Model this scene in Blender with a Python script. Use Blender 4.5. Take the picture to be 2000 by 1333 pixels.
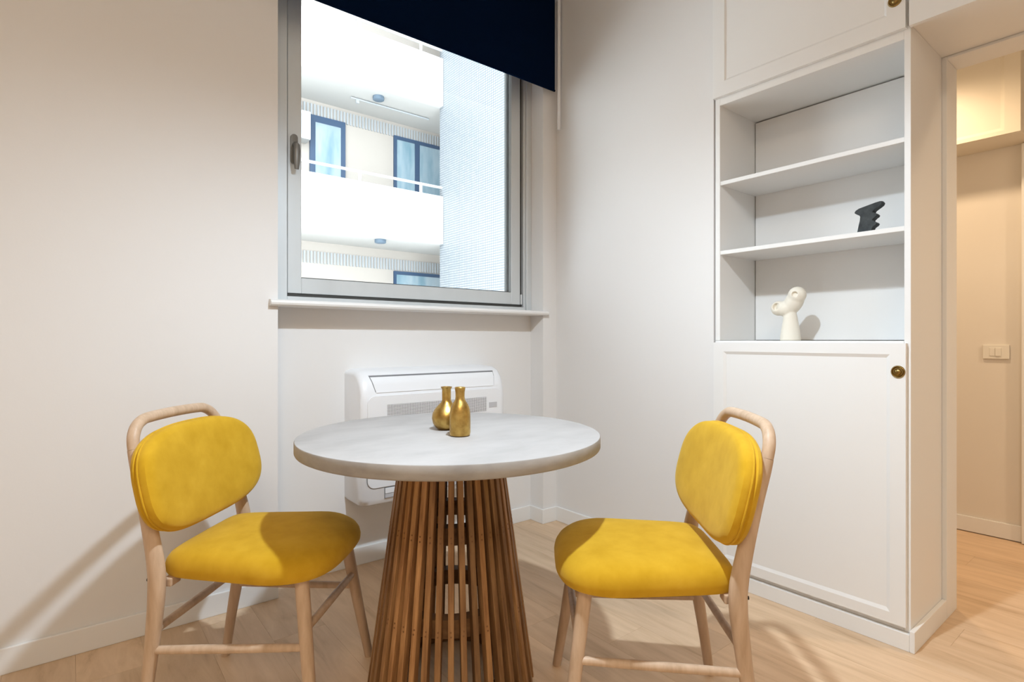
import bpy, bmesh, math, random
from mathutils import Vector, Matrix
random.seed(7)

for o in list(bpy.data.objects):
    bpy.data.objects.remove(o, do_unlink=True)
scene = bpy.context.scene
COL = scene.collection

# ------------------------------------------------------------------ camera
cam_d = bpy.data.cameras.new('camera')
cam = bpy.data.objects.new('camera', cam_d)
COL.objects.link(cam)
cam_d.sensor_fit = 'HORIZONTAL'
cam_d.sensor_width = 36.0
cam_d.lens = 1077.5 * 36.0 / 2000.0
cam_d.shift_y = -2.5 / 2000.0
cam_d.clip_start = 0.02
cam.location = (0, 0, 1.05)
YAW = math.atan2(1350.0, 1077.5) - math.pi / 2
cam.rotation_euler = (math.pi / 2, 0, YAW)
scene.camera = cam

# ------------------------------------------------------------------ world
world = bpy.data.worlds.new('world')
scene.world = world
world.use_nodes = True
bg = world.node_tree.nodes['Background']
bg.inputs['Color'].default_value = (0.85, 0.935, 1.0, 1)
bg.inputs['Strength'].default_value = 7.6

# ------------------------------------------------------------------ lights
def spot(name, loc, power, color, size_deg, blend, radius, rot=(0, 0, 0)):
    d = bpy.data.lights.new(name, 'SPOT')
    d.energy = power
    d.color = color
    d.spot_size = math.radians(size_deg)
    d.spot_blend = blend
    d.shadow_soft_size = radius
    o = bpy.data.objects.new(name, d)
    COL.objects.link(o)
    o.location = loc
    o.rotation_euler = rot
    return o

def area(name, loc, power, color, sx, sy, rot=(0, 0, 0)):
    d = bpy.data.lights.new(name, 'AREA')
    d.shape = 'RECTANGLE'
    d.size = sx
    d.size_y = sy
    d.energy = power
    d.color = color
    o = bpy.data.objects.new(name, d)
    COL.objects.link(o)
    o.location = loc
    o.rotation_euler = rot
    return o

PEND = (0.804, 0.841, 2.222)
spot('pendant_bulb_light', PEND, 128, (0.735, 0.872, 1.0), 175, 0.82, 0.032)
area('room_fill_light', (-0.7, -0.9, 3.05), 44, (1.0, 0.84, 0.65), 1.0, 1.0)  # added soft fill, unseen, high up behind the camera
spot('hall_downlight', (3.15, 0.95, 2.50), 44, (1.0, 0.74, 0.47), 160, 0.9, 0.05)
spot('hall_end_fill_light', (3.10, -0.75, 2.50), 60, (1.0, 0.76, 0.52), 160, 0.9, 0.05)  # added unseen warm fill, brightens the cupboard end panel and hall floor

vs = scene.view_settings
vs.view_transform = 'Standard'
vs.look = 'None'
vs.exposure = 0.08
vs.gamma = 1.0
vs.use_curve_mapping = False

# ------------------------------------------------------------------ materials
def new_mat(name, col, rough=0.5, metal=0.0, spec=0.5):
    m = bpy.data.materials.new(name)
    m.use_nodes = True
    b = m.node_tree.nodes['Principled BSDF']
    b.inputs['Base Color'].default_value = (*col, 1)
    b.inputs['Roughness'].default_value = rough
    b.inputs['Metallic'].default_value = metal
    b.inputs['Specular IOR Level'].default_value = spec
    return m

def nodes(m):
    nt = m.node_tree
    return nt, nt.nodes, nt.links, nt.nodes['Principled BSDF']

def add_bump(m, scale, strength, dist=0.002, detail=4, coord='Object', stretch=(1, 1, 1)):
    nt, N, L, b = nodes(m)
    tc = N.new('ShaderNodeTexCoord')
    mp = N.new('ShaderNodeMapping')
    mp.inputs['Scale'].default_value = stretch
    nz = N.new('ShaderNodeTexNoise')
    nz.inputs['Scale'].default_value = scale
    nz.inputs['Detail'].default_value = detail
    bp = N.new('ShaderNodeBump')
    bp.inputs['Strength'].default_value = strength
    bp.inputs['Distance'].default_value = dist
    L.new(tc.outputs[coord], mp.inputs['Vector'])
    L.new(mp.outputs['Vector'], nz.inputs['Vector'])
    L.new(nz.outputs['Fac'], bp.inputs['Height'])
    L.new(bp.outputs['Normal'], b.inputs['Normal'])
    return m

def noise_col(m, stops, scale, stretch=(1, 1, 1), detail=5, rnd=0.0, rough=0.55, coord='Object', dist=0.0):
    nt, N, L, b = nodes(m)
    tc = N.new('ShaderNodeTexCoord')
    mp = N.new('ShaderNodeMapping')
    mp.inputs['Scale'].default_value = stretch
    nz = N.new('ShaderNodeTexNoise')
    nz.inputs['Scale'].default_value = scale
    nz.inputs['Detail'].default_value = detail
    nz.inputs['Roughness'].default_value = rough
    nz.inputs['Distortion'].default_value = dist
    cr = N.new('ShaderNodeValToRGB')
    el = cr.color_ramp.elements
    while len(el) < len(stops):
        el.new(0.5)
    for e, (p, c) in zip(el, stops):
        e.position = p
        e.color = (*c, 1)
    L.new(tc.outputs[coord], mp.inputs['Vector'])
    out = mp.outputs['Vector']
    if rnd:
        oi = N.new('ShaderNodeObjectInfo')
        mul = N.new('ShaderNodeMath')
        mul.operation = 'MULTIPLY'
        mul.inputs[1].default_value = 37.0
        L.new(oi.outputs['Random'], mul.inputs[0])
        va = N.new('ShaderNodeVectorMath')
        va.operation = 'ADD'
        L.new(out, va.inputs[0])
        L.new(mul.outputs[0], va.inputs[1])
        out = va.outputs[0]
    L.new(out, nz.inputs['Vector'])
    L.new(nz.outputs['Fac'], cr.inputs['Fac'])
    res = cr.outputs['Color']
    if rnd:
        hs = N.new('ShaderNodeHueSaturation')
        mr = N.new('ShaderNodeMapRange')
        mr.inputs['To Min'].default_value = 1.0 - rnd
        mr.inputs['To Max'].default_value = 1.0 + rnd
        L.new(oi.outputs['Random'], mr.inputs['Value'])
        L.new(mr.outputs['Result'], hs.inputs['Value'])
        L.new(res, hs.inputs['Color'])
        res = hs.outputs['Color']
    L.new(res, b.inputs['Base Color'])
    return m

M = {}
M['wall'] = add_bump(new_mat('wall_paint', (0.80, 0.785, 0.77), 0.75, 0, 0.2), 180, 0.06)
M['hall_wall'] = add_bump(new_mat('hall_wall_paint', (0.78, 0.73, 0.66), 0.75, 0, 0.2), 180, 0.06)
M['ceiling'] = new_mat('ceiling_paint', (0.82, 0.81, 0.79), 0.8, 0, 0.2)
M['trim'] = new_mat('trim_white', (0.84, 0.83, 0.81), 0.45, 0, 0.35)
M['lacquer'] = new_mat('white_lacquer', (0.83, 0.82, 0.80), 0.38, 0, 0.4)
M['gap'] = new_mat('dark_gap', (0.05, 0.045, 0.04), 0.8)
M['floor'] = noise_col(new_mat('oak_floor', (0.5, 0.36, 0.24), 0.42, 0, 0.4),
                       [(0.25, (0.48, 0.315, 0.185)), (0.42, (0.63, 0.44, 0.275)), (0.6, (0.71, 0.51, 0.335)), (0.8, (0.77, 0.57, 0.39))],
                       2.2, (9, 1.0, 1), 7, 0.07, 0.62, dist=0.6)
add_bump(M['floor'], 30, 0.08, 0.001, 4, 'Object', (10, 1, 1))
M['oak'] = noise_col(new_mat('pale_oak', (0.6, 0.43, 0.3), 0.45, 0, 0.35),
                     [(0.3, (0.50, 0.345, 0.225)), (0.55, (0.60, 0.43, 0.295)), (0.75, (0.66, 0.49, 0.35))],
                     9, (6, 6, 1), 6, 0.0)
M['teak'] = noise_col(new_mat('teak', (0.3, 0.15, 0.06), 0.5, 0, 0.35),
                      [(0.25, (0.17, 0.075, 0.026)), (0.5, (0.32, 0.165, 0.066)), (0.78, (0.50, 0.285, 0.125))],
                      6, (9, 9, 1), 6, 0.48)
M['teak_dark'] = noise_col(new_mat('teak_dark', (0.15, 0.07, 0.03), 0.55, 0, 0.3),
                           [(0.3, (0.13, 0.06, 0.022)), (0.7, (0.24, 0.12, 0.045))], 8, (2, 2, 6), 5)
M['screw'] = new_mat('wood_plug', (0.20, 0.09, 0.03), 0.5)
M['concrete'] = noise_col(new_mat('concrete', (0.5, 0.49, 0.48), 0.55, 0, 0.35),
                          [(0.3, (0.385, 0.365, 0.352)), (0.5, (0.455, 0.432, 0.418)), (0.72, (0.51, 0.485, 0.47))], 3.2, (1, 1.8, 1), 8, 0, 0.6)
add_bump(M['concrete'], 60, 0.1, 0.001)
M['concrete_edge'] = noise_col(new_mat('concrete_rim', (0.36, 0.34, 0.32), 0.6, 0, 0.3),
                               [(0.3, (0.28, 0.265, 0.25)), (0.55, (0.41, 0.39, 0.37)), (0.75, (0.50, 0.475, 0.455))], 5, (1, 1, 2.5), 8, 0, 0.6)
M['fabric'] = noise_col(new_mat('mustard_velvet', (0.56, 0.34, 0.02), 0.9, 0, 0.15),
                        [(0.3, (0.545, 0.308, 0.012)), (0.6, (0.63, 0.368, 0.022)), (0.8, (0.685, 0.415, 0.036))], 14, (1, 1, 1), 6)
add_bump(M['fabric'], 420, 0.18, 0.001, 2)
_b = M['fabric'].node_tree.nodes['Principled BSDF']
_b.inputs['Sheen Weight'].default_value = 0.25
_b.inputs['Sheen Tint'].default_value = (1.0, 0.8, 0.35, 1)
M['welt'] = new_mat('mustard_piping', (0.45, 0.26, 0.012), 0.9, 0, 0.15)
M['seat_under'] = new_mat('dark_seat_underside', (0.09, 0.055, 0.02), 0.8)
M['black'] = new_mat('black_plastic', (0.02, 0.018, 0.016), 0.5)
M['gold'] = noise_col(new_mat('antique_gold', (0.55, 0.38, 0.12), 0.36, 1.0),
                      [(0.3, (0.36, 0.21, 0.055)), (0.55, (0.56, 0.37, 0.11)), (0.8, (0.70, 0.50, 0.18))], 30, (1, 1, 1), 6)
add_bump(M['gold'], 45, 0.35, 0.003)
M['brass'] = new_mat('aged_brass', (0.32, 0.22, 0.08), 0.3, 1.0)
M['alu'] = noise_col(new_mat('aluminium', (0.5, 0.5, 0.48), 0.42, 0.25),
                     [(0.3, (0.60, 0.63, 0.64)), (0.7, (0.70, 0.73, 0.74))], 4, (1, 1, 0.2), 4)
M['alu_dark'] = new_mat('dark_gasket', (0.06, 0.06, 0.055), 0.6, 0.2)
M['handle'] = new_mat('grey_handle', (0.22, 0.215, 0.20), 0.4, 0.5)
M['blind'] = add_bump(new_mat('navy_blind', (0.0012, 0.0068, 0.026), 1.0, 0, 0.03), 500, 0.1)
M['plastic'] = new_mat('white_plastic', (0.84, 0.85, 0.87), 0.35, 0, 0.4)
M['slot'] = new_mat('grey_slot', (0.20, 0.20, 0.21), 0.6)
M['greylabel'] = new_mat('pale_grey_display', (0.55, 0.55, 0.57), 0.5)
M['ceramic_black'] = add_bump(noise_col(new_mat('black_ceramic', (0.03, 0.035, 0.038), 0.7, 0, 0.3),
                              [(0.3, (0.028, 0.033, 0.036)), (0.7, (0.06, 0.068, 0.07))], 40), 90, 0.3, 0.002)
M['ceramic_white'] = add_bump(new_mat('cream_ceramic', (0.80, 0.745, 0.64), 0.6, 0, 0.3), 60, 0.08)
M['hall_cab'] = new_mat('cream_cabinet', (0.80, 0.74, 0.63), 0.4)
M['switch'] = new_mat('switch_plastic', (0.80, 0.77, 0.70), 0.35)
M['ext_white'] = add_bump(new_mat('exterior_white_render', (0.50, 0.50, 0.49), 0.85, 0, 0.2), 20, 0.05)
M['ext_beige'] = new_mat('exterior_beige_render', (0.42, 0.375, 0.33), 0.85, 0, 0.2)
M['ext_soffit'] = new_mat('exterior_soffit', (0.43, 0.41, 0.38), 0.85, 0, 0.2)
M['ext_flute'] = new_mat('exterior_flutes', (0.36, 0.375, 0.385), 0.7)
M['ext_frame'] = new_mat('exterior_window_frame', (0.028, 0.060, 0.115), 0.5)
M['ext_lamp'] = new_mat('exterior_lamp_grey', (0.10, 0.14, 0.18), 0.5)
M['bulb'] = new_mat('lamp_bulb', (0.9, 0.85, 0.75), 0.4)
_nt, _N, _L, _b = nodes(M['bulb'])
_b.inputs['Emission Color'].default_value = (1.0, 0.85, 0.65, 1)
_b.inputs['Emission Strength'].default_value = 6.0

def ext_glass():
    m = noise_col(new_mat('exterior_window_glass', (0.4, 0.55, 0.62), 0.15, 0, 0.6),
                  [(0.3, (0.15, 0.245, 0.29)), (0.5, (0.24, 0.32, 0.36)), (0.7, (0.32, 0.375, 0.40))], 1.6, (2.5, 1, 0.6), 3)
    return m
M['ext_glass'] = ext_glass()

def pane_mat():
    m = bpy.data.materials.new('window_glass')
    m.use_nodes = True
    nt = m.node_tree
    nt.nodes.clear()
    out = nt.nodes.new('ShaderNodeOutputMaterial')
    mix = nt.nodes.new('ShaderNodeMixShader')
    tr = nt.nodes.new('ShaderNodeBsdfTransparent')
    tr.inputs['Color'].default_value = (0.97, 0.985, 0.99, 1)
    gl = nt.nodes.new('ShaderNodeBsdfGlossy')
    gl.inputs['Roughness'].default_value = 0.02
    fr = nt.nodes.new('ShaderNodeFresnel')
    fr.inputs['IOR'].default_value = 1.3
    nt.links.new(fr.outputs[0], mix.inputs[0])
    nt.links.new(tr.outputs[0], mix.inputs[1])
    nt.links.new(gl.outputs[0], mix.inputs[2])
    nt.links.new(mix.outputs[0], out.inputs[0])
    return m
M['pane'] = pane_mat()

def mosaic_mat():
    m = new_mat('white_mosaic', (0.8, 0.82, 0.84), 0.4)
    nt, N, L, b = nodes(m)
    tc = N.new('ShaderNodeTexCoord')
    sep = N.new('ShaderNodeSeparateXYZ')
    com = N.new('ShaderNodeCombineXYZ')
    L.new(tc.outputs['Object'], sep.inputs[0])
    L.new(sep.outputs['Y'], com.inputs['X'])
    L.new(sep.outputs['Z'], com.inputs['Y'])
    br = N.new('ShaderNodeTexBrick')
    br.offset = 0.0
    br.inputs['Scale'].default_value = 1.0
    br.inputs['Mortar Size'].default_value = 0.0075
    br.inputs['Mortar Smooth'].default_value = 0.2
    br.inputs['Brick Width'].default_value = 0.062
    br.inputs['Row Height'].default_value = 0.050
    br.inputs['Color1'].default_value = (0.285, 0.295, 0.30, 1)
    br.inputs['Color2'].default_value = (0.235, 0.25, 0.26, 1)
    br.inputs['Mortar'].default_value = (0.10, 0.115, 0.13, 1)
    L.new(com.outputs[0], br.inputs['Vector'])
    L.new(br.outputs['Color'], b.inputs['Base Color'])
    return m
M['mosaic'] = mosaic_mat()

def perforated_mat():
    m = new_mat('perforated_grille', (0.8, 0.8, 0.8), 0.45)
    nt, N, L, b = nodes(m)
    tc = N.new('ShaderNodeTexCoord')
    sep = N.new('ShaderNodeSeparateXYZ')
    L.new(tc.outputs['Object'], sep.inputs[0])
    def math_(op, a, bb=None):
        n = N.new('ShaderNodeMath')
        n.operation = op
        for i, v in enumerate((a, bb)):
            if v is None:
                continue
            if isinstance(v, (int, float)):
                n.inputs[i].default_value = v
            else:
                L.new(v, n.inputs[i])
        return n.outputs[0]
    s = 2 * math.pi / 0.0125
    u = math_('SINE', math_('MULTIPLY', math_('ADD', sep.outputs['X'], sep.outputs['Z']), s))
    v = math_('SINE', math_('MULTIPLY', math_('SUBTRACT', sep.outputs['X'], sep.outputs['Z']), s))
    w = math_('MULTIPLY', u, v)
    g = math_('GREATER_THAN', w, 0.12)
    mx = N.new('ShaderNodeMix')
    mx.data_type = 'RGBA'
    L.new(g, mx.inputs['Factor'])
    mx.inputs[6].default_value = (0.78, 0.78, 0.79, 1)
    mx.inputs[7].default_value = (0.12, 0.12, 0.13, 1)
    L.new(mx.outputs[2], b.inputs['Base Color'])
    return m
M['perf'] = perforated_mat()

# ------------------------------------------------------------------ mesh helpers
class MB:
    def __init__(self):
        self.v = []
        self.f = []

    def add(self, vs, fs):
        n = len(self.v)
        self.v += [tuple(p) for p in vs]
        self.f += [tuple(i + n for i in f) for f in fs]
        return self

    def box(self, x0, x1, y0, y1, z0, z1):
        vs = [(x, y, z) for x in (x0, x1) for y in (y0, y1) for z in (z0, z1)]
        return self.add(vs, [(0, 1, 3, 2), (4, 6, 7, 5), (0, 4, 5, 1), (2, 3, 7, 6), (0, 2, 6, 4), (1, 5, 7, 3)])

    def lathe(self, prof, seg=40, origin=(0, 0, 0), mat=None):
        vs, fs = [], []
        n = len(prof)
        for i in range(seg):
            a = 2 * math.pi * i / seg
            for r, z in prof:
                p = Vector((r * math.cos(a), r * math.sin(a), z))
                if mat:
                    p = mat @ p
                vs.append(p + Vector(origin))
        for i in range(seg):
            j = (i + 1) % seg
            for k in range(n - 1):
                fs.append((i * n + k, j * n + k, j * n + k + 1, i * n + k + 1))
        fs.append(tuple(i * n for i in reversed(range(seg))))
        fs.append(tuple(i * n + n - 1 for i in range(seg)))
        return self.add(vs, fs)

    def sweep(self, pts, radii, seg=14, up=(0, 1, 0)):
        """tube along pts; radii: list of (ra, rb): ra along side axis, rb along 'up' axis"""
        pts = [Vector(p) for p in pts]
        n = len(pts)
        vs, fs = [], []
        ref = Vector(up)
        for i, p in enumerate(pts):
            t = (pts[min(i + 1, n - 1)] - pts[max(i - 1, 0)]).normalized()
            b = ref - t * ref.dot(t)
            if b.length < 1e-4:
                b = Vector((1, 0, 0)) - t * t.x
            b.normalize()
            s = t.cross(b)
            ra, rb = radii[i]
            for k in range(seg):
                a = 2 * math.pi * k / seg
                vs.append(p + s * (ra * math.cos(a)) + b * (rb * math.sin(a)))
        for i in range(n - 1):
            for k in range(seg):
                k2 = (k + 1) % seg
                fs.append((i * seg + k, i * seg + k2, (i + 1) * seg + k2, (i + 1) * seg + k))
        fs.append(tuple(reversed(range(seg))))
        fs.append(tuple((n - 1) * seg + k for k in range(seg)))
        return self.add(vs, fs)

    def prism(self, poly, axis_fn, d0, d1):
        """poly: 2-D outline; axis_fn(a,b,d)->3-D point"""
        n = len(poly)
        vs = [axis_fn(a, b, d0) for a, b in poly] + [axis_fn(a, b, d1) for a, b in poly]
        fs = [tuple(reversed(range(n))), tuple(range(n, 2 * n))]
        for i in range(n):
            j = (i + 1) % n
            fs.append((i, j, n + j, n + i))
        return self.add(vs, fs)

    def mesh(self, name, bevel=0.0, bseg=2, smooth=False, merge=False):
        me = bpy.data.meshes.new(name)
        bm = bmesh.new()
        bv = [bm.verts.new(p) for p in self.v]
        for f in self.f:
            try:
                bm.faces.new([bv[i] for i in f])
            except ValueError:
                pass
        if merge:
            bmesh.ops.remove_doubles(bm, verts=bm.verts, dist=1e-5)
        bmesh.ops.recalc_face_normals(bm, faces=bm.faces)
        if bevel:
            es = [e for e in bm.edges if len(e.link_faces) == 2 and e.calc_face_angle(0) > 0.6]
            bmesh.ops.bevel(bm, geom=es, offset=bevel, segments=bseg, affect='EDGES', profile=0.6)
        bm.to_mesh(me)
        bm.free()
        if smooth:
            for p in me.polygons:
                p.use_smooth = True
            try:
                me.set_sharp_from_angle(angle=math.radians(38))
            except Exception:
                pass
        return me

    def build(self, name, mat, parent=None, bevel=0.0, bseg=2, smooth=False, merge=False):
        me = self.mesh(name, bevel, bseg, smooth, merge)
        return obj(name, me, mat, parent)

def obj(name, me, mat, parent=None):
    if mat is not None and len(me.materials) == 0:
        me.materials.append(M[mat] if isinstance(mat, str) else mat)
    o = bpy.data.objects.new(name, me)
    COL.objects.link(o)
    if parent is not None:
        o.parent = parent
    return o

def tag(o, label=None, cat=None, group=None, kind=None):
    if label:
        o['label'] = label
    if cat:
        o['category'] = cat
    if group:
        o['group'] = group
    if kind:
        o['kind'] = kind
    return o

def thing(name, label, cat, loc=(0, 0, 0), rz=0.0, group=None):
    o = bpy.data.objects.new(name, None)
    o.empty_display_size = 0.1
    COL.objects.link(o)
    o.location = loc
    o.rotation_euler = (0, 0, rz)
    return tag(o, label, cat, group)

def struct(name, mb, mat, label=None, parent=None, bevel=0.0):
    o = mb.build(name, mat, parent, bevel)
    if parent is None:
        tag(o, label, None, None, 'structure')
    return o

def B(*a):
    return MB().box(*a)

def smooth_path(pts, n=6):
    pts = [Vector(p) for p in pts]
    out = []
    P = [pts[0]] + pts + [pts[-1]]
    for i in range(1, len(P) - 2):
        p0, p1, p2, p3 = P[i - 1], P[i], P[i + 1], P[i + 2]
        for k in range(n):
            t = k / n
            out.append(0.5 * ((2 * p1) + (p2 - p0) * t + (2 * p0 - 5 * p1 + 4 * p2 - p3) * t * t + (3 * p1 - p0 - 3 * p2 + p3) * t ** 3))
    out.append(pts[-1])
    return out

def rounded_rect(w0, w1, h0, h1, r, seg=6):
    pts = []
    for cx, cy, a0 in ((w1 - r, h1 - r, 0), (w0 + r, h1 - r, 90), (w0 + r, h0 + r, 180), (w1 - r, h0 + r, 270)):
        for k in range(seg + 1):
            a = math.radians(a0 + 90 * k / seg)
            pts.append((cx + r * math.cos(a), cy + r * math.sin(a)))
    return pts

XZ = lambda y: (lambda a, b, d: (a, d, b))

# ------------------------------------------------------------------ room shell
WY = 2.353      # window wall face
RY = 2.462      # recessed wall below the window
RX0, RX1 = 0.657, 2.105
CX = 2.21       # right wall face
CEIL = 3.20
WTOP = 2.95     # window head

fl = B(-2.6, 4.0, -2.6, 2.60, -0.06, -0.004)
floor = struct('floor', fl, 'floor', 'pale oak plank floor')
def plank_mesh():
    return B(-0.0898, 0.0898, 0, 1.2196, -0.004, 0).mesh('floor_plank', 0.0003, 1)
pm = plank_mesh()
pm.materials.append(M['floor'])
ncol = 0
x = -0.98
while x < 3.80:
    y = -1.75 + 0.37 * ((ncol * 2) % 3) + 0.11 * (ncol % 4)
    while y < RY - 0.02:
        ye = y + 1.22
        if ye > -0.75:
            o = obj('floor_plank', pm, None, floor)
            o.location = (x, y, 0)
            if ye > RY + 0.1:
                o.scale = (1, (RY + 0.1 - y) / 1.22, 1)
        y = ye
    x += 0.18
    ncol += 1

wb = MB()
wb.box(-2.6, RX0, WY, 2.62, 0, CEIL)
wb.box(RX1, CX + 0.01, WY, 2.62, 0, CEIL)
wb.box(RX0, RX1, RY, 2.62, 0, 1.189)
wb.box(RX0, RX1, WY, 2.62, WTOP, CEIL)
struct('wall_back', wb, 'wall', 'white plastered wall holding the window')
struct('wall_right', B(CX, 2.70, 1.345, WY, 0, CEIL), 'wall', 'white wall to the right of the window')
struct('wall_niche', B(2.567, 2.70, 0.616, 1.345, 0, CEIL), 'wall', 'wall behind the built-in cupboards')
struct('wall_lintel', B(2.567, 2.70, -0.33, 0.616, 2.113, CEIL), 'wall', 'wall above the doorway')
struct('wall_passage', B(CX, 2.70, -2.6, -0.33, 0, CEIL), 'wall', 'white wall beyond the doorway towards the viewer')
struct('wall_left', B(-2.75, -2.6, -2.6, 2.62, 0, CEIL), 'wall', 'white wall at the left end of the room')
struct('wall_front', B(-2.6, 4.0, -2.75, -2.6, 0, CEIL), 'wall', 'white wall behind the viewer')
struct('ceiling', B(-2.6, 4.0, -2.6, 2.62, CEIL, CEIL + 0.1), 'ceiling', 'white ceiling')
wh = MB()
wh.box(3.852, 4.0, -2.6, 2.62, 0, CEIL)
wh.box(2.70, 3.852, 1.9, 2.0, 0, CEIL)
struct('wall_hall', wh, 'hall_wall', 'beige hallway wall beyond the doorway')
struct('ceiling_hall', B(2.70, 3.852, -2.6, 1.9, 2.56, 2.60), 'ceiling', 'lowered hallway ceiling')

BH = 0.082
def board(name, x0, x1, y0, y1, label, mat='trim'):
    o = B(x0, x1, y0, y1, 0, BH).build(name, mat, None, 0.003, 2)
    return tag(o, label, None, None, 'structure')
board('baseboard_left', -2.6, RX0, WY - 0.012, WY, 'white baseboard along the wall left of the window recess')
board('baseboard_recess', RX0, RX1, RY - 0.012, RY, 'white baseboard along the recess under the window')
board('baseboard_return', RX1 - 0.012, RX1, WY, RY - 0.012, 'short white baseboard on the side of the window recess')
board('baseboard_corner', RX1 - 0.012, CX, WY - 0.012, WY, 'short white baseboard in the room corner')
board('baseboard_right', CX - 0.012, CX, 1.345, WY - 0.012, 'white baseboard along the right wall')
board('baseboard_hall', 3.84, 3.852, 0.585, 1.9, 'beige baseboard in the hallway')

# door lining between room and hall
tr = MB()
tr.box(2.566, 2.70, 0.600, 0.616, 0, 2.113)
tr.box(2.566, 2.70, -0.33, 0.600, 2.103, 2.113)
tr.box(2.566, 2.70, -0.345, -0.33, 0, 2.113)
tag(tr.build('trim_1', 'trim', None, 0.0012, 1), 'white lining boards around the doorway to the hall', None, None, 'structure')
tr = B(3.815, 3.852, 0.46, 0.583, 0, 2.06)
tag(tr.build('trim_2', 'trim', None, 0.003, 2), 'door casing at the far end of the hallway wall', None, None, 'structure')

# ------------------------------------------------------------------ window
win = bpy.data.objects.new('window_1', None)
COL.objects.link(win)
win.location = (0, 0, 0)
tag(win, 'aluminium casement window above the stone sill', None, None, 'structure')
fr = MB()
FB = 1.222
fr.box(RX0, 0.724, 2.455, 2.56, FB - 0.03, WTOP)
fr.box(2.058, RX1, 2.470, 2.56, FB - 0.03, WTOP)
fr.box(0.724, 2.058, 2.455, 2.56, FB - 0.03, 1.238)
fr.box(0.724, 2.045, 2.470, 2.56, 2.89, WTOP)
fr.box(2.070, RX1, 2.455, 2.47, FB - 0.03, WTOP)
fr.build('window_frame', 'alu', win, 0.002, 1)
gk = MB()
gk.box(0.724, 0.731, 2.482, 2.50, 1.238, 2.89)
gk.box(2.0365, 2.0585, 2.492, 2.51, 1.238, 2.89)
gk.box(0.724, 2.045, 2.482, 2.50, 1.238, 1.2535)
gk.box(0.724, 2.045, 2.482, 2.50, 2.878, 2.89)
gk.build('gasket', 'alu_dark', win)
SX0, SX1, SZ0, SZ1 = 0.731, 2.036, 1.2535, 2.88
GX0, GX1, GZ0, GZ1 = 0.790, 1.972, 1.322, 2.815
sash = MB()
sash.box(SX0, GX0, 2.475, 2.53, SZ0, SZ1)
sash.box(GX1, SX1, 2.475, 2.53, SZ0, SZ1)
sash.box(GX0, GX1, 2.475, 2.53, SZ0, GZ0)
sash.box(GX0, GX1, 2.475, 2.53, GZ1, SZ1)
sash_o = sash.build('sash', 'alu', win, 0.002, 1)
B(GX0, GX1, 2.500, 2.506, GZ0, GZ1).build('pane', 'pane', sash_o)
gm = MB()
gm.box(GX1 - 0.016, GX1 - 0.011, 2.490, 2.522, GZ0, GZ1)
gm.box(GX0, GX1, 2.485, 2.50, GZ0, GZ0 + 0.004)
gm.build('glazing_bead', 'alu_dark', sash_o)
hd = MB()
hd.prism(rounded_rect(0.742, 0.772, 1.815, 1.945, 0.0148, 6), lambda a, b, d: (a, d, b), 2.463, 2.475)
ho = hd.build('handle_plate', 'handle', sash_o, 0.002, 2, True)
lev = MB()
lev.sweep([(0.757, 2.466, 1.895), (0.757, 2.447, 1.895), (0.757, 2.434, 1.888), (0.757, 2.428, 1.865), (0.757, 2.430, 1.82), (0.757, 2.434, 1.785)],
          [(0.012, 0.012), (0.012, 0.012), (0.0135, 0.011), (0.0145, 0.009), (0.0135, 0.008), (0.009, 0.006)], 14, (0, 1, 0))
lev.build('handle_lever', 'handle', ho, 0, 2, True)
for z in (1.285,):
    hg = MB().lathe([(0.0001, 0), (0.0065, 0), (0.0065, 0.058), (0.0001, 0.058)], 14, (2.0465, 2.478, z - 0.03))
    hg.build('hinge', 'alu', win, 0.001, 1, True)
# sill
sill = MB()
sill.prism([(RY + 0.03, 1.1885), (WY - 0.0005, 1.1885), (WY - 0.0005, 1.2145), (RY + 0.03, 1.2145)],
           lambda a, b, d: (d, a, b), RX0 + 0.001, RX1 - 0.001)
sill.prism([(WY - 0.0005, 1.188), (WY - 0.020, 1.188), (WY - 0.029, 1.193), (WY - 0.032, 1.201), (WY - 0.029, 1.209), (WY - 0.020, 1.214), (WY - 0.0005, 1.2145)],
           lambda a, b, d: (d, a, b), RX0 - 0.034, RX1 + 0.02)
so = sill.build('window_sill', 'trim', None, 0, 2, True)
tag(so, 'white stone sill projecting below the aluminium window', None, None, 'structure')

# ------------------------------------------------------------------ roller blind
bl = thing('roller_blind', 'dark navy roller blind half lowered over the window', 'blind', (1.36, 2.31, 2.466))
B(-0.80, 0.796, -0.0012, 0.0012, 0.006, 0.60).build('blind_fabric', 'blind', bl)
MB().sweep([(-0.80, 0, 0.006), (0.796, 0, 0.006)], [(0.006, 0.006)] * 2, 10, (0, 0, 1)).build('bottom_bar', 'blind', bl, 0, 2, True)
MB().sweep([(-0.82, 0.0, 0.62), (0.815, 0.0, 0.62)], [(0.028, 0.028)] * 2, 20, (0, 0, 1)).build('roller_tube', 'blind', bl, 0, 2, True)
for xx in (-0.825, 0.817):
    B(xx, xx + 0.006, -0.03, 0.042, 0.585, 0.655).build('bracket', 'plastic', bl, 0.002, 1)
wd = thing('blind_wand', 'slim white control rod hanging beside the navy blind', 'blind rod', (2.182, 2.302, 2.253))
MB().sweep([(0, 0, 0), (0, 0, 0.75)], [(0.0115, 0.008)] * 2, 12, (0, 1, 0)).build('rod', 'plastic', wd, 0.001, 1, True)
B(-0.006, 0.006, -0.004, 0.05, 0.75, 0.77).build('rod_clip', 'plastic', wd, 0.001, 1)

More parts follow.
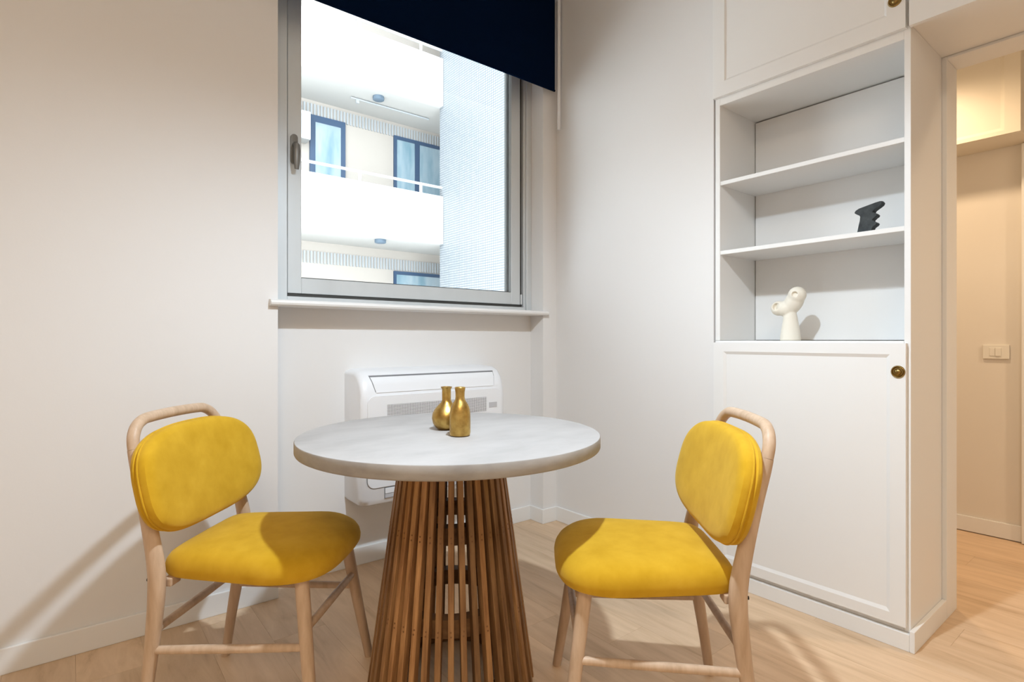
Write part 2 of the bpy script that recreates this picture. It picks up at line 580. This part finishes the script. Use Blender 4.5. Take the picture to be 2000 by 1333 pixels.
# ------------------------------------------------------------------ fan coil
fc = thing('fan_coil_unit', 'white floor-level air conditioner under the window behind the table', 'air conditioner', (1.372, RY, 0.31))
W2 = 0.392
prof = [(0.0, 0.0), (-0.150, 0.0), (-0.178, 0.012), (-0.190, 0.035), (-0.190, 0.46), (-0.186, 0.505), (-0.170, 0.553), (-0.142, 0.588), (-0.11, 0.602), (0.0, 0.606)]
body = MB()
nseg = 5
rings = []
vs = []
def inset(prof, k):
    cy, cz = 0.0, 0.303
    return [((y) * (1 - k * 0.9) if y < 0 else y, cz + (z - cz) * (1 - k)) for y, z in prof]
xs = []
for s, kk in ((-1, 0.075), (-1, 0.035), (-1, 0.012), (-1, 0.0), (1, 0.0), (1, 0.012), (1, 0.035), (1, 0.075)):
    off = {0.075: 0.0, 0.035: 0.006, 0.012: 0.020, 0.0: 0.040}[kk]
    xs.append((s * (W2 - off), kk))
n = len(prof)
for xx, kk in xs:
    vs += [(xx, y, z) for y, z in inset(prof, kk)]
fs = []
for i in range(len(xs) - 1):
    for k in range(n):
        k2 = (k + 1) % n
        fs.append((i * n + k, i * n + k2, (i + 1) * n + k2, (i + 1) * n + k))
fs.append(tuple(range(n)))
fs.append(tuple(reversed(range((len(xs) - 1) * n, len(xs) * n))))
body.add(vs, fs)
body.build('casing', 'plastic', fc, 0, 2, True)
YF = -0.190
MB().prism(rounded_rect(-0.365, 0.365, 0.085, 0.492, 0.035), lambda a, b, d: (a, d, b), YF - 0.004, YF + 0.002).build('front_panel', 'plastic', fc, 0.0015, 1, True)
sh = MB().prism([(a, min(b, 0.20)) for a, b in rounded_rect(-0.3672, 0.3672, 0.0822, 0.4945, 0.037)], lambda a, b, d: (a, d, b), YF - 0.0012, YF + 0.002)
sh.build('panel_seam', 'slot', fc)
B(-0.272, 0.272, YF - 0.0055, YF - 0.003, 0.380, 0.450).build('perforated_grille', 'perf', fc)
B(0.288, 0.338, YF - 0.0055, YF - 0.003, 0.395, 0.421).build('display', 'greylabel', fc)
# top louvre (follows the sloping top front)
def slope_pt(z):
    for (y0, z0), (y1, z1) in zip(prof[4:], prof[5:]):
        if z0 <= z <= z1:
            t = (z - z0) / (z1 - z0)
            return y0 + (y1 - y0) * t
    return YF
def slope_strip(x0, x1, z0, z1, proud, n=6, sl=0.0):
    m = MB()
    vs, fs = [], []
    for i in range(n + 1):
        t = i / n
        z = z0 + (z1 - z0) * t
        y = slope_pt(z) - proud
        vs += [(x0 - sl * t, y, z), (x1 + sl * t, y, z), (x0 - sl * t, y + 0.004, z), (x1 + sl * t, y + 0.004, z)]
    for i in range(n):
        a = i * 4
        fs += [(a, a + 1, a + 5, a + 4), (a + 2, a + 6, a + 7, a + 3), (a, a + 4, a + 6, a + 2), (a + 1, a + 3, a + 7, a + 5)]
    fs += [(0, 2, 3, 1), (n * 4, n * 4 + 1, n * 4 + 3, n * 4 + 2)]
    return m.add(vs, fs)
slope_strip(-0.325, 0.325, 0.508, 0.580, 0.0012, 6, 0.018).build('louvre_gap', 'slot', fc, 0, 1, True)
slope_strip(-0.322, 0.322, 0.505, 0.573, 0.003, 6, 0.016).build('louvre_flap', 'plastic', fc, 0, 1, True)
# lower outlet
B(-0.285, 0.285, YF - 0.0015, YF + 0.02, 0.034, 0.090).build('outlet_slot', 'slot', fc)
B(-0.282, 0.285, YF - 0.004, YF, 0.055, 0.0790).build('outlet_flap', 'plastic', fc, 0.001, 1)
B(-0.282, 0.285, YF - 0.0022, YF, 0.036, 0.053).build('outlet_lip', 'greylabel', fc)

# ------------------------------------------------------------------ cabinetry (right wall)
def shaker(y0, y1, z0, z1, fy, fz0, fz1, xf, th=0.019, depth=0.006, slope=0.012, fy1=None):
    """door slab facing -X with a recessed panel (own mesh, world coords)"""
    fy1 = fy if fy1 is None else fy1
    a0, a1, b0, b1 = y0 + fy, y1 - fy1, z0 + fz0, z1 - fz1
    c0, c1, d0, d1 = a0 + slope, a1 - slope, b0 + slope, b1 - slope
    def rect(x, p0, p1, q0, q1):
        return [(x, p0, q0), (x, p1, q0), (x, p1, q1), (x, p0, q1)]
    vs = rect(xf + th, y0, y1, z0, z1) + rect(xf, y0, y1, z0, z1) + rect(xf, a0, a1, b0, b1) + rect(xf + depth, c0, c1, d0, d1)
    fs = [(3, 2, 1, 0)]
    for r in (0, 4, 8):
        for k in range(4):
            k2 = (k + 1) % 4
            fs.append((r + k, r + k2, r + 4 + k2, r + 4 + k))
    fs.append((12, 13, 14, 15))
    return MB().add(vs, fs)

def knob(parent, y, z, xf):
    rot = Matrix.Rotation(math.radians(-90), 4, 'Y')
    k = MB().lathe([(0.0001, -0.004), (0.0205, -0.004), (0.0215, 0.001), (0.0185, 0.006), (0.0165, 0.004), (0.0145, 0.001), (0.011, 0.0015), (0.0085, 0.005), (0.004, 0.007), (0.0001, 0.0074)],
                   28, (xf, y, z), rot)
    return k.build('knob', 'brass', parent, 0, 2, True)

DX = 2.192       # door fronts
BX = 2.212       # carcass fronts
Y0, Y1 = 0.615, 1.338

bc = thing('base_cabinet', 'white panelled base cupboard behind the right-hand chair', 'cabinet', (BX, (Y0 + Y1) / 2, 0))
def P(o, parent):
    o.parent = parent
    o.matrix_parent_inverse = Matrix.Translation(-Vector(parent.location))
    return o
P(B(BX, 2.566, Y0 + 0.0195, Y1, 0.0585, 1.046).build('carcass', 'lacquer', None, 0.001, 1), bc)
d = shaker(Y0 + 0.009, Y1 - 0.003, 0.079, 1.038, 0.046, 0.037, 0.038, DX)
d = P(d.build('door', 'lacquer', None), bc)
k = knob(None, 0.646, 0.941, DX)
k.parent = d
pl = MB().box(DX + 0.004, 2.565, Y0, Y1 + 0.006, 0.0, 0.058)
sk = MB().box(DX + 0.004, 2.565, Y0 - 0.015, Y0 - 0.0004, 0.0, 0.072)
P(sk.build('side_skirting', 'lacquer', None, 0.0012, 1), bc)
P(pl.build('plinth', 'lacquer', None, 0.0012, 1), bc)

bk = thing('open_bookcase', 'white open shelf unit above the base cupboard', 'bookcase', (BX, (Y0 + Y1) / 2, 1.047))
ZT = 2.1135
T = 0.019
P(B(BX, 2.566, Y0, Y0 + T, 0.0585, ZT).build('side_panel', 'lacquer', None, 0.001, 1), bk)
P(B(BX, 2.540, Y1 - 0.022, Y1, 1.047, ZT).build('side_panel', 'lacquer', None, 0.001, 1), bk)
P(B(BX, 2.566, Y0 + T, Y1 - 0.022, 2.072, ZT).build('top_panel', 'lacquer', None, 0.001, 1), bk)
bpnl = MB()
bpnl.box(2.512, 2.526, Y0 + T + 0.001, Y1 - 0.026, 1.049, 2.066)
P(bpnl.build('back_panel', 'lacquer', None), bk)
P(B(2.527, 2.566, Y0 + T, Y1 - 0.022, 1.047, 2.072).build('back_batten', 'gap', None), bk)
for zb in (1.421, 1.724):
    P(B(BX + 0.003, 2.511, Y0 + T, Y1 - 0.022, zb, zb + 0.017).build('shelf', 'lacquer', None, 0.001, 1), bk)

def upper_cabinet(y0, y1, label, kn, left):
    u = thing('upper_cabinet', label, 'cabinet', (BX, (y0 + y1) / 2, 2.10))
    P(B(BX, 2.566 if left else 2.5655, y0, y1, 2.114, CEIL - 0.004).build('carcass', 'lacquer', None, 0.001, 1), u)
    d = shaker(y0 + 0.003, y1 - 0.003, 2.103, CEIL - 0.02, 0.055, 0.060, 0.055, DX, 0.019, 0.004, 0.008)
    d = P(d.build('door', 'lacquer', None, 0), u)
    if kn is not None:
        k = knob(None, kn, 2.206, DX)
        k.parent = d
    return u
upper_cabinet(0.622, Y1 + 0.004, 'white high cupboard with brass knob above the open shelves', 0.655, True)
upper_cabinet(-0.33, 0.618, 'white high cupboard bridging over the doorway', -0.29, False)

# ------------------------------------------------------------------ hallway things
hc = thing('hall_cabinet', 'cream wall cupboard high in the hallway beyond the doorway', 'cabinet', (3.60, 1.05, 2.065))
P(B(3.622, 3.851, 0.552, 1.6, 2.066, 2.558).build('carcass', 'hall_cab', None, 0.001, 1), hc)
dd = shaker(0.553, 1.10, 2.067, 2.556, 0.060, 0.020, 0.04, 3.602, 0.019, 0.008, 0.016)
P(dd.build('door', 'hall_cab', None), hc)
dd = shaker(1.104, 1.599, 2.067, 2.556, 0.060, 0.020, 0.04, 3.602, 0.019, 0.008, 0.016)
P(dd.build('door', 'hall_cab', None), hc)
sw = thing('light_switch', 'cream light switch plate on the hallway wall', 'light switch', (3.852, 0.688, 0.985))
P(B(3.841, 3.852, 0.634, 0.742, 0.948, 1.022).build('plate', 'switch', None, 0.002, 2), sw)
P(B(3.836, 3.842, 0.666, 0.690, 0.963, 1.007).build('rocker', 'switch', None, 0.0015, 1), sw)
P(B(3.8385, 3.842, 0.6905, 0.7145, 0.963, 1.007).build('rocker', 'switch', None, 0.0015, 1), sw)

# ------------------------------------------------------------------ table
TX, TY, TZ, TR = 0.935, 1.476, 0.76, 0.463
tb = thing('dining_table', 'round pedestal table with pale concrete top and slatted teak base', 'table', (TX, TY, 0))
top = MB().lathe([(0.0001, TZ - 0.040), (TR - 0.008, TZ - 0.040), (TR - 0.002, TZ - 0.037), (TR, TZ - 0.033), (TR, TZ - 0.004), (TR - 0.0015, TZ - 0.001), (TR - 0.004, TZ), (0.0001, TZ)], 128)
tme = top.mesh('table_top', 0, 1, True)
tme.materials.append(M['concrete'])
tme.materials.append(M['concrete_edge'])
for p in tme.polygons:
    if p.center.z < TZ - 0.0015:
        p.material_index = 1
obj('table_top', tme, None, tb)
NS = 40
RT, RB, ZTOP = 0.158, 0.258, TZ - 0.041
def slat_mesh():
    w, dpt = 0.0083, 0.026
    L = math.hypot(RB - RT, ZTOP)
    return B(-dpt, 0, -w, w, 0, L).mesh('slat', 0.0012, 1)
sm = slat_mesh()
sm.materials.append(M['teak'])
tilt = math.atan2(RB - RT, ZTOP)
plug = MB().lathe([(0.0001, -0.001), (0.0026, -0.001), (0.0026, 0.0006), (0.0001, 0.0006)], 10, (0, 0, 0), Matrix.Rotation(math.radians(90), 4, 'Y')).mesh('screw_plug')
plug.materials.append(M['screw'])
for i in range(NS):
    a = 2 * math.pi * (i + 0.35) / NS
    o = obj('slat', sm, None, tb)
    o.rotation_euler = (0, -tilt, a)
    o.location = (RB * math.cos(a), RB * math.sin(a), 0.0)
    facing = math.cos(a - math.atan2(-TY, -TX))
    if facing > -0.2:
        for zz in (0.245, 0.233, 0.492, 0.478):
            q = obj('screw_plug', plug, None, o)
            q.location = (0, random.uniform(-0.0015, 0.0015), zz / math.cos(tilt))
for zc in (0.028, 0.238, 0.485):
    r = RB + (RT - RB) * zc / ZTOP - 0.0275
    ring = MB().lathe([(r - 0.045, zc - 0.024), (r, zc - 0.024), (r - 0.006, zc + 0.024), (r - 0.045, zc + 0.024), (r - 0.045, zc - 0.024)], 60)
    ring.f = ring.f[:-2]
    ring.build('ring', 'teak_dark', tb)
MB().lathe([(0.0001, ZTOP - 0.028), (0.120, ZTOP - 0.028), (0.120, ZTOP - 0.0005), (0.0001, ZTOP - 0.0005)], 48).build('mounting_plate', 'teak_dark', tb)

# ------------------------------------------------------------------ vases
vb = MB().lathe([(0.0001, 0.0), (0.026, 0.0), (0.031, 0.003), (0.0325, 0.012), (0.0325, 0.050), (0.0318, 0.072), (0.0295, 0.086), (0.0245, 0.098), (0.0185, 0.107), (0.0152, 0.113), (0.0142, 0.122),
                 (0.0145, 0.136), (0.0165, 0.146), (0.0168, 0.150), (0.0155, 0.1515), (0.0125, 0.149), (0.011, 0.13), (0.0001, 0.128)], 48)
v = vb.build('bottle_vase', 'gold', None, 0, 1, True)
v.location = (0.916, 1.399, TZ + 0.0003)
v.scale = (0.97, 0.97, 0.97)
tag(v, 'gold bottle-shaped vase standing in front on the table', 'vase')
vb = MB().lathe([(0.0001, 0.0), (0.025, 0.0), (0.035, 0.006), (0.0445, 0.020), (0.0485, 0.038), (0.0462, 0.053), (0.0385, 0.067), (0.0275, 0.080), (0.0182, 0.089), (0.0148, 0.097), (0.0148, 0.132),
                 (0.0165, 0.136), (0.0185, 0.139), (0.0185, 0.141), (0.0150, 0.1415), (0.0115, 0.138), (0.0105, 0.12), (0.0001, 0.118)], 48)
v = vb.build('round_vase', 'gold', None, 0, 1, True)
v.location = (0.9495, 1.530, TZ + 0.0003)
v.scale = (0.975, 0.975, 0.975)
tag(v, 'gold round-bellied vase with narrow neck behind the bottle vase', 'vase')

# ------------------------------------------------------------------ chairs
def superplan(u, a, b, n):
    c, s = math.cos(u), math.sin(u)
    return (a * math.copysign(abs(c) ** (2 / n), c), b * math.copysign(abs(s) ** (2 / n), s))

def make_chair(label):
    root = thing('dining_chair', label, 'chair', (0, 0, 0), 0, 'yellow chairs at the round table')
    # local frame: +y is the front of the chair, +x its right side
    # seat cushion
    seat = MB()
    NU, rings = 56, []
    yc = 0.020
    def plan(u, k):
        px, py = superplan(u, 1.0, 1.0, 3.2 if math.sin(u) > 0 else 8.0)
        y = yc + py * (0.215 if py > 0 else 0.244) * k
        hw = 0.187 + 0.035 * min(1.0, max(0.0, (py + 0.85) / 1.2))
        return px * hw * k, y
    def top_z(x, y, base):
        t = (y - yc) / 0.215
        return base - 0.030 * max(0.0, t - 0.35) ** 1.6 + 0.004 * math.cos(x * 6)
    prof_s = [(0.90, 0.414), (0.975, 0.419), (1.0, 0.430), (1.004, 0.444), (0.99, 0.459), (0.955, 0.472), (0.89, 0.482), (0.75, 0.489), (0.5, 0.4925), (0.25, 0.4935)]
    vs, fs = [], []
    for kk, z in prof_s:
        for i in range(NU):
            xx, yy = plan(2 * math.pi * i / NU, kk)
            w = min(1.0, max(0.0, (z - 0.414) / 0.06))
            zz = z + (top_z(xx, yy, 0) * w)
            vs.append((xx, yy, zz))
    nr = len(prof_s)
    for r in range(nr - 1):
        for i in range(NU):
            j = (i + 1) % NU
            fs.append((r * NU + i, r * NU + j, (r + 1) * NU + j, (r + 1) * NU + i))
    fs.append(tuple(reversed(range(NU))))
    vs.append((0, yc, 0.498))
    for i in range(NU):
        fs.append(((nr - 1) * NU + i, (nr - 1) * NU + (i + 1) % NU, len(vs) - 1))
    seat.add(vs, fs)
    so = seat.build('seat', 'fabric', root, 0, 1, True)
    bp = [( *plan(2 * math.pi * i / 64, 0.84), 0) for i in range(64)]
    base = MB().prism([(p[0], p[1]) for p in bp], lambda a, b, d: (a, b, d), 0.404, 0.415)
    base.build('seat_base', 'seat_under', so, 0.002, 1)
    # backrest pad
    NU2 = 72
    def bpt(px, pz, off):
        """px,pz in metres on the pad; off along pad normal (front +)"""
        z = 0.668 + pz
        curve = 0.30 * px * px
        y = -0.222 - 0.25 * (z - 0.668) + curve + off
        return (px, y, z + 0.20 * off)
    pad = [(0.80, -0.027), (0.95, -0.026), (0.99, -0.020), (1.0, -0.012), (0.985, -0.0075), (0.999, -0.002), (1.0, 0.008), (0.985, 0.018), (0.945, 0.025), (0.86, 0.029), (0.65, 0.031), (0.35, 0.032)]
    vs, fs = [], []
    def bplan(u, k):
        px, pz = superplan(u, 1.0, 1.0, 2.9)
        hw = 0.268 + 0.004 * (-pz)
        return px * hw * k, pz * 0.141 * k
    for kk, off in pad:
        for i in range(NU2):
            a, b_ = bplan(2 * math.pi * i / NU2, kk)
            vs.append(bpt(a, b_, off))
    nr = len(pad)
    for r in range(nr - 1):
        for i in range(NU2):
            j = (i + 1) % NU2
            fs.append((r * NU2 + i, r * NU2 + j, (r + 1) * NU2 + j, (r + 1) * NU2 + i))
    vs.append(bpt(0, 0, -0.027))
    cb = len(vs) - 1
    vs.append(bpt(0, 0, 0.032))
    cf = len(vs) - 1
    for i in range(NU2):
        j = (i + 1) % NU2
        fs.append((cb, j, i))
        fs.append((cf, (nr - 1) * NU2 + i, (nr - 1) * NU2 + j))
    bo = MB().add(vs, fs).build('backrest', 'fabric', root, 0, 1, True)
    wp = [bpt(*bplan(2 * math.pi * i / 96, 1.001), -0.001) for i in range(97)]
    MB().sweep(wp, [(0.0026, 0.0026)] * 97, 8, (0, 1, 0)).build('piping', 'fabric', bo, 0, 1, True)
    # front legs
    for s in (-1, 1):
        MB().sweep([(s * 0.1565, 0.1615, 0.422), (s * 0.166, 0.171, 0.352), (s * 0.19, 0.195, 0.18), (s * 0.2165, 0.2215, 0.002), (s * 0.217, 0.222, 0.0)],
                   [(0.0185, 0.0185), (0.0185, 0.0185), (0.0165, 0.0165), (0.0135, 0.0135), (0.0125, 0.0125)], 18).build('leg', 'oak', root, 0, 1, True)
    # back legs running up into the uprights
    for s in (-1, 1):
        key = [(s * 0.189, -0.256, 0.0), (s * 0.195, -0.238, 0.14), (s * 0.203, -0.214, 0.30), (s * 0.209, -0.202, 0.40), (s * 0.209, -0.204, 0.46),
               (s * 0.206, -0.220, 0.54), (s * 0.201, -0.246, 0.65), (s * 0.197, -0.266, 0.72), (s * 0.192, -0.277, 0.758)]
        rad = [(0.0135, 0.0135), (0.015, 0.016), (0.0165, 0.020), (0.0175, 0.0225), (0.0175, 0.0225), (0.0165, 0.020), (0.016, 0.018), (0.0155, 0.0165), (0.0152, 0.0155)]
        pth = smooth_path(key, 5)
        rr = []
        for i in range(len(pth)):
            t = i / 5
            k0 = min(int(t), len(rad) - 1)
            k1 = min(k0 + 1, len(rad) - 1)
            f = t - int(t)
            rr.append((rad[k0][0] * (1 - f) + rad[k1][0] * f, rad[k0][1] * (1 - f) + rad[k1][1] * f))
        up = MB().sweep(pth, rr, 18)
        lo = up.build('back_leg', 'oak', root, 0, 1, True)
        MB().lathe([(0.0001, -0.001), (0.0045, -0.001), (0.0045, 0.002), (0.0001, 0.0025)], 12, (s * 0.2095, -0.2245, 0.425), Matrix.Rotation(math.radians(90), 4, 'X')).build('bolt', 'black', lo, 0, 1, True)
        # small corner block
        B(min(s * 0.150, s * 0.190), max(s * 0.150, s * 0.190), -0.202, -0.176, 0.398, 0.420).build('corner_block', 'oak', root, 0.004, 2)
    # top rail with rounded corners
    key = [(-0.192, -0.277, 0.758), (-0.185, -0.285, 0.787), (-0.167, -0.292, 0.812), (-0.142, -0.2965, 0.827), (-0.108, -0.2985, 0.8335), (0.0, -0.300, 0.836),
           (0.108, -0.2985, 0.8335), (0.142, -0.2965, 0.827), (0.167, -0.292, 0.812), (0.185, -0.285, 0.787), (0.192, -0.277, 0.758)]
    pth = smooth_path(key, 5)
    MB().sweep(pth, [(0.0150, 0.0150)] * len(pth), 18, (0, 1, 0.25)).build('top_rail', 'oak', root, 0, 1, True)
    # stretchers
    def leg_f(s, z):
        t = z / 0.41
        return (s * (0.217 + (0.16 - 0.217) * t), 0.222 + (0.165 - 0.222) * t, z)
    def leg_b(s, z):
        t = z / 0.44
        return (s * (0.189 + 0.021 * t), -0.256 + 0.058 * t, z)
    def stretch(a, b_):
        a, b_ = Vector(a), Vector(b_)
        m = (a + b_) / 2
        pts = [a, a.lerp(m, 0.5), m, b_.lerp(m, 0.5), b_]
        MB().sweep(pts, [(0.0095, 0.0105), (0.0105, 0.0115), (0.011, 0.012), (0.0105, 0.0115), (0.0095, 0.0105)], 14, (0, 0, 1)).build('stretcher', 'oak', root, 0, 1, True)
    for s in (-1, 1):
        stretch(leg_b(s, 0.236), leg_f(s, 0.248))
    stretch(leg_f(-1, 0.290), leg_f(1, 0.290))
    stretch(leg_b(-1, 0.284), leg_b(1, 0.284))
    return root

def copy_tree(o, parent=None):
    c = o.copy()
    COL.objects.link(c)
    c.parent = parent
    for ch in list(o.children):
        copy_tree(ch, c)
    return c

def place(ch, x, y, heading):
    ch.location = (x, y, 0)
    ch.rotation_euler = (0, 0, heading - math.pi / 2)

ch1 = make_chair('mustard yellow chair with pale oak legs left of the round table')
ch2 = copy_tree(ch1)
ch2['label'] = 'mustard yellow chair with pale oak legs right of the table by the base cupboard'
place(ch1, 0.463, 1.718, -0.737)
place(ch2, 1.248, 0.993, 2.423)

# ------------------------------------------------------------------ sculptures
# black ceramic, outline in metres: (along -Y, up) from its foot
px = [(432, 940), (470, 760), (500, 640), (510, 540), (490, 505), (420, 465), (372, 430), (370, 405), (400, 365), (480, 325), (620, 295), (760, 265), (880, 240), (990, 225), (1035, 232), (1056, 268), (1040, 300), (980, 340),
      (900, 385), (840, 425), (825, 465), (845, 490), (895, 508), (932, 545), (925, 580), (870, 615), (815, 660), (815, 690), (860, 715), (910, 745), (925, 775), (905, 805), (860, 830), (825, 855), (805, 900), (800, 935)]
S = 1.0 / 13.33 / 574.0
pl = [((u - 620) * S * 1.02, (955 - v_) * S * 1.12) for u, v_ in px]
bs = MB()
th = 0.017
def ring(k, dep):
    cx = sum(p[0] for p in pl) / len(pl)
    cz = sum(p[1] for p in pl) / len(pl)
    return [(dep, -(cx + (p[0] - cx) * k), max(0.0, cz + (p[1] - cz) * (k if p[1] > 0.006 else 1.0))) for p in pl]
vs = []
lay = [(0.93, -th), (0.985, -th * 0.75), (1.0, -th * 0.3), (1.0, th * 0.3), (0.985, th * 0.75), (0.93, th)]
for kk, dep in lay:
    vs += ring(kk, dep)
n = len(pl)
fs = []
for r in range(len(lay) - 1):
    for i in range(n):
        j = (i + 1) % n
        fs.append((r * n + i, r * n + j, (r + 1) * n + j, (r + 1) * n + i))
fs.append(tuple(range(n)))
fs.append(tuple(reversed(range((len(lay) - 1) * n, len(lay) * n))))
bo = bs.add(vs, fs).build('black_sculpture', 'ceramic_black', None, 0, 1, True)
bo.location = (2.265, 0.768, 1.4385)
tag(bo, 'small black wavy ceramic sculpture on the upper middle shelf', 'sculpture')

# cream ceramic with two hollow lobes
ws = MB()
ws.lathe([(0.0001, 0.0), (0.0385, 0.0), (0.0400, 0.003), (0.0372, 0.03), (0.0325, 0.06), (0.0280, 0.085), (0.0265, 0.097), (0.022, 0.115), (0.0001, 0.118)], 40)
def lobe(c, rad, axis, hole, deep):
    """ball with a round hollow opening along 'axis'"""
    q = Vector(axis).to_track_quat('Z', 'Y').to_matrix().to_4x4()
    t1 = math.pi - math.asin(min(0.99, hole))
    prof = [(max(0.0001, rad * math.sin(t1 * i / 16)), -rad * math.cos(t1 * i / 16)) for i in range(17)]
    zf = prof[-1][1]
    prof += [(hole * rad * 0.95, zf - deep * 0.5), (hole * rad * 0.75, zf - deep), (0.0001, zf - deep * 1.05)]
    ws.lathe(prof, 36, c, q)
def ball(c, ax, rs):
    q = Vector(ax).to_track_quat('Z', 'Y').to_matrix().to_4x4()
    prof = [(max(0.0001, rs[0] * math.sin(math.pi * i / 16)), -rs[1] * math.cos(math.pi * i / 16)) for i in range(17)]
    ws.lathe(prof, 32, c, q)
lobe((-0.004, -0.029, 0.187), 0.0345, (-1.25, -0.14, 0.05), 0.33, 0.020)
ball((0.003, -0.013, 0.160), (0, -0.47, 0.88), (0.0355, 0.059))
ball((0.000, 0.018, 0.133), (0, 1, 0.1), (0.034, 0.038))
lobe((-0.006, 0.045, 0.135), 0.0310, (-1.25, 0.02, 0.40), 0.50, 0.022)
wo = ws.build('cream_sculpture', 'ceramic_white', None, 0, 1, True)
rm = wo.modifiers.new('remesh', 'REMESH')
rm.mode = 'VOXEL'
rm.voxel_size = 0.0026
rm.use_smooth_shade = True
smd = wo.modifiers.new('smooth', 'SMOOTH')
smd.iterations = 10
smd.factor = 0.5
wo.location = (2.33, 1.068, 1.0465)
tag(wo, 'cream ceramic sculpture with two hollow lobes on the lowest shelf', 'sculpture')

# ------------------------------------------------------------------ pendant lamp (above the frame, carries the key light)
pd = thing('pendant_lamp', 'white pendant lamp hanging from the ceiling near the table', 'lamp', (PEND[0], PEND[1], 2.242))
MB().sweep([(0, 0, 0.20), (0, 0, CEIL - 2.244)], [(0.003, 0.003)] * 2, 8).build('cord', 'black', pd)
MB().lathe([(0.085, 0.02), (0.030, 0.16), (0.012, 0.20), (0.0001, 0.20), (0.0001, 0.196), (0.010, 0.196), (0.027, 0.157), (0.082, 0.02), (0.085, 0.02)], 40).build('lamp_shade', 'lacquer', pd, 0, 1, True)
MB().lathe([(0.0001, 0.018), (0.018, 0.024), (0.027, 0.045), (0.022, 0.068), (0.012, 0.09), (0.012, 0.15), (0.0001, 0.15)], 24).build('bulb', 'bulb', pd, 0, 1, True)

# ------------------------------------------------------------------ building across the courtyard
bd = thing('apartment_building', 'pale apartment block with recessed balconies seen through the window', 'building', (5.5, 11.0, -1.0))
FY, BY = 10.30, 11.80
XL, XR = -5.0, 6.32
P(B(XL, 9.5, BY, BY + 0.3, -1, 10).build('rear_wall', 'ext_beige', None), bd)
for zb in (0.13, 3.13, 6.13):
    P(B(XL, XR, FY, FY + 0.16, zb, zb + 1.035).build('parapet', 'ext_white', None, 0.01, 1), bd)
    P(B(XL, XR + 3, FY + 0.16, BY, zb + 0.005, zb + 0.22).build('balcony_slab', 'ext_soffit', None), bd)
    rl = MB().sweep([(XL, FY + 0.08, zb + 1.24), (XR, FY + 0.08, zb + 1.24)], [(0.028, 0.028)] * 2, 10, (0, 0, 1))
    rl = P(rl.build('railing', 'ext_white', None, 0, 1, True), bd)
    for xx in (-3.8, -2.4, -1.0, 0.4, 1.7, 3.0, 4.42, 5.78):
        po = B(xx, xx + 0.045, FY + 0.06, FY + 0.105, zb + 1.03, zb + 1.23).build('railing_post', 'ext_white', None)
        po.parent = rl
P(B(XL, XR + 3, FY - 0.1, BY, 9.13, 9.35).build('balcony_slab', 'ext_soffit', None), bd)
def flutes(z0, z1, x0=3.3, x1=8.0):
    m = MB()
    xx = x0
    while xx < x1:
        m.box(xx, xx + 0.032, BY - 0.03, BY, z0, z1)
        xx += 0.072
    o = P(m.build('fluted_strip', 'ext_flute', None), bd)
    o['kind'] = 'stuff'
flutes(5.80, 6.06)
flutes(2.68, 2.93)
def ext_window(x0, x1, z0, z1, splits, fw=0.11):
    w = B(x0, x1, BY - 0.05, BY - 0.001, z0, z1)
    w = P(w.build('window', 'ext_frame', None), bd)
    edges = [x0] + splits + [x1]
    for a, b_ in zip(edges, edges[1:]):
        p = B(a + fw, b_ - fw, BY - 0.062, BY - 0.048, z0 + 0.08, z1 - fw * 1.35).build('pane', 'ext_glass', None)
        p.parent = w
ext_window(3.93, 4.70, 4.17, 5.82, [])
ext_window(5.87, 7.35, 4.17, 5.82, [6.47], 0.07)
for zz in (1.17, 4.17):
    ext_window(-0.3, 1.2, zz, zz + 1.65, [0.45], 0.07)
ext_window(5.87, 7.35, 1.17, 2.655, [], 0.06)
P(B(XR, 9.5, 5.4, FY + 0.16, -1, 10).build('mosaic_wing', 'mosaic', None), bd)
for n_, (xx, yy, zz) in enumerate(((5.014, 10.76, 6.13), (5.02, 10.68, 3.13))):
    lm = MB().lathe([(0.0001, 0), (0.10, 0), (0.118, 0.012), (0.118, 0.075), (0.0001, 0.075)], 28).build('ceiling_lamp', 'ext_lamp', None, 0, 1, True)
    lm.location = (xx, yy, zz - 0.071)
    tag(lm, ('round grey lamp under the upper balcony across the courtyard', 'round dark lamp under the lower balcony across the courtyard')[n_], 'lamp')
tk = thing('awning_track', 'thin grey rail under the upper balcony ceiling outside', 'rail', (5.5, 11.08, 6.10))
P(MB().sweep([(4.55, 11.08, 6.108), (6.4, 11.08, 6.108)], [(0.018, 0.018)] * 2, 10, (0, 0, 1)).build('rail', 'ext_flute', None, 0, 1, True), tk)
P(B(4.66, 4.72, 11.06, 11.10, 6.02, 6.10).build('bracket', 'ext_flute', None), tk)
ac = thing('outdoor_ac_unit', 'white air conditioner box beside the narrow window opposite', 'air conditioner', (3.55, 11.62, 5.10))
P(B(3.05, 3.86, 11.49, 11.795, 5.18, 5.76).build('box', 'ext_white', None, 0.02, 2), ac)
P(B(3.12, 3.78, 11.485, 11.492, 5.26, 5.68).build('fan_grille', 'ext_flute', None), ac)
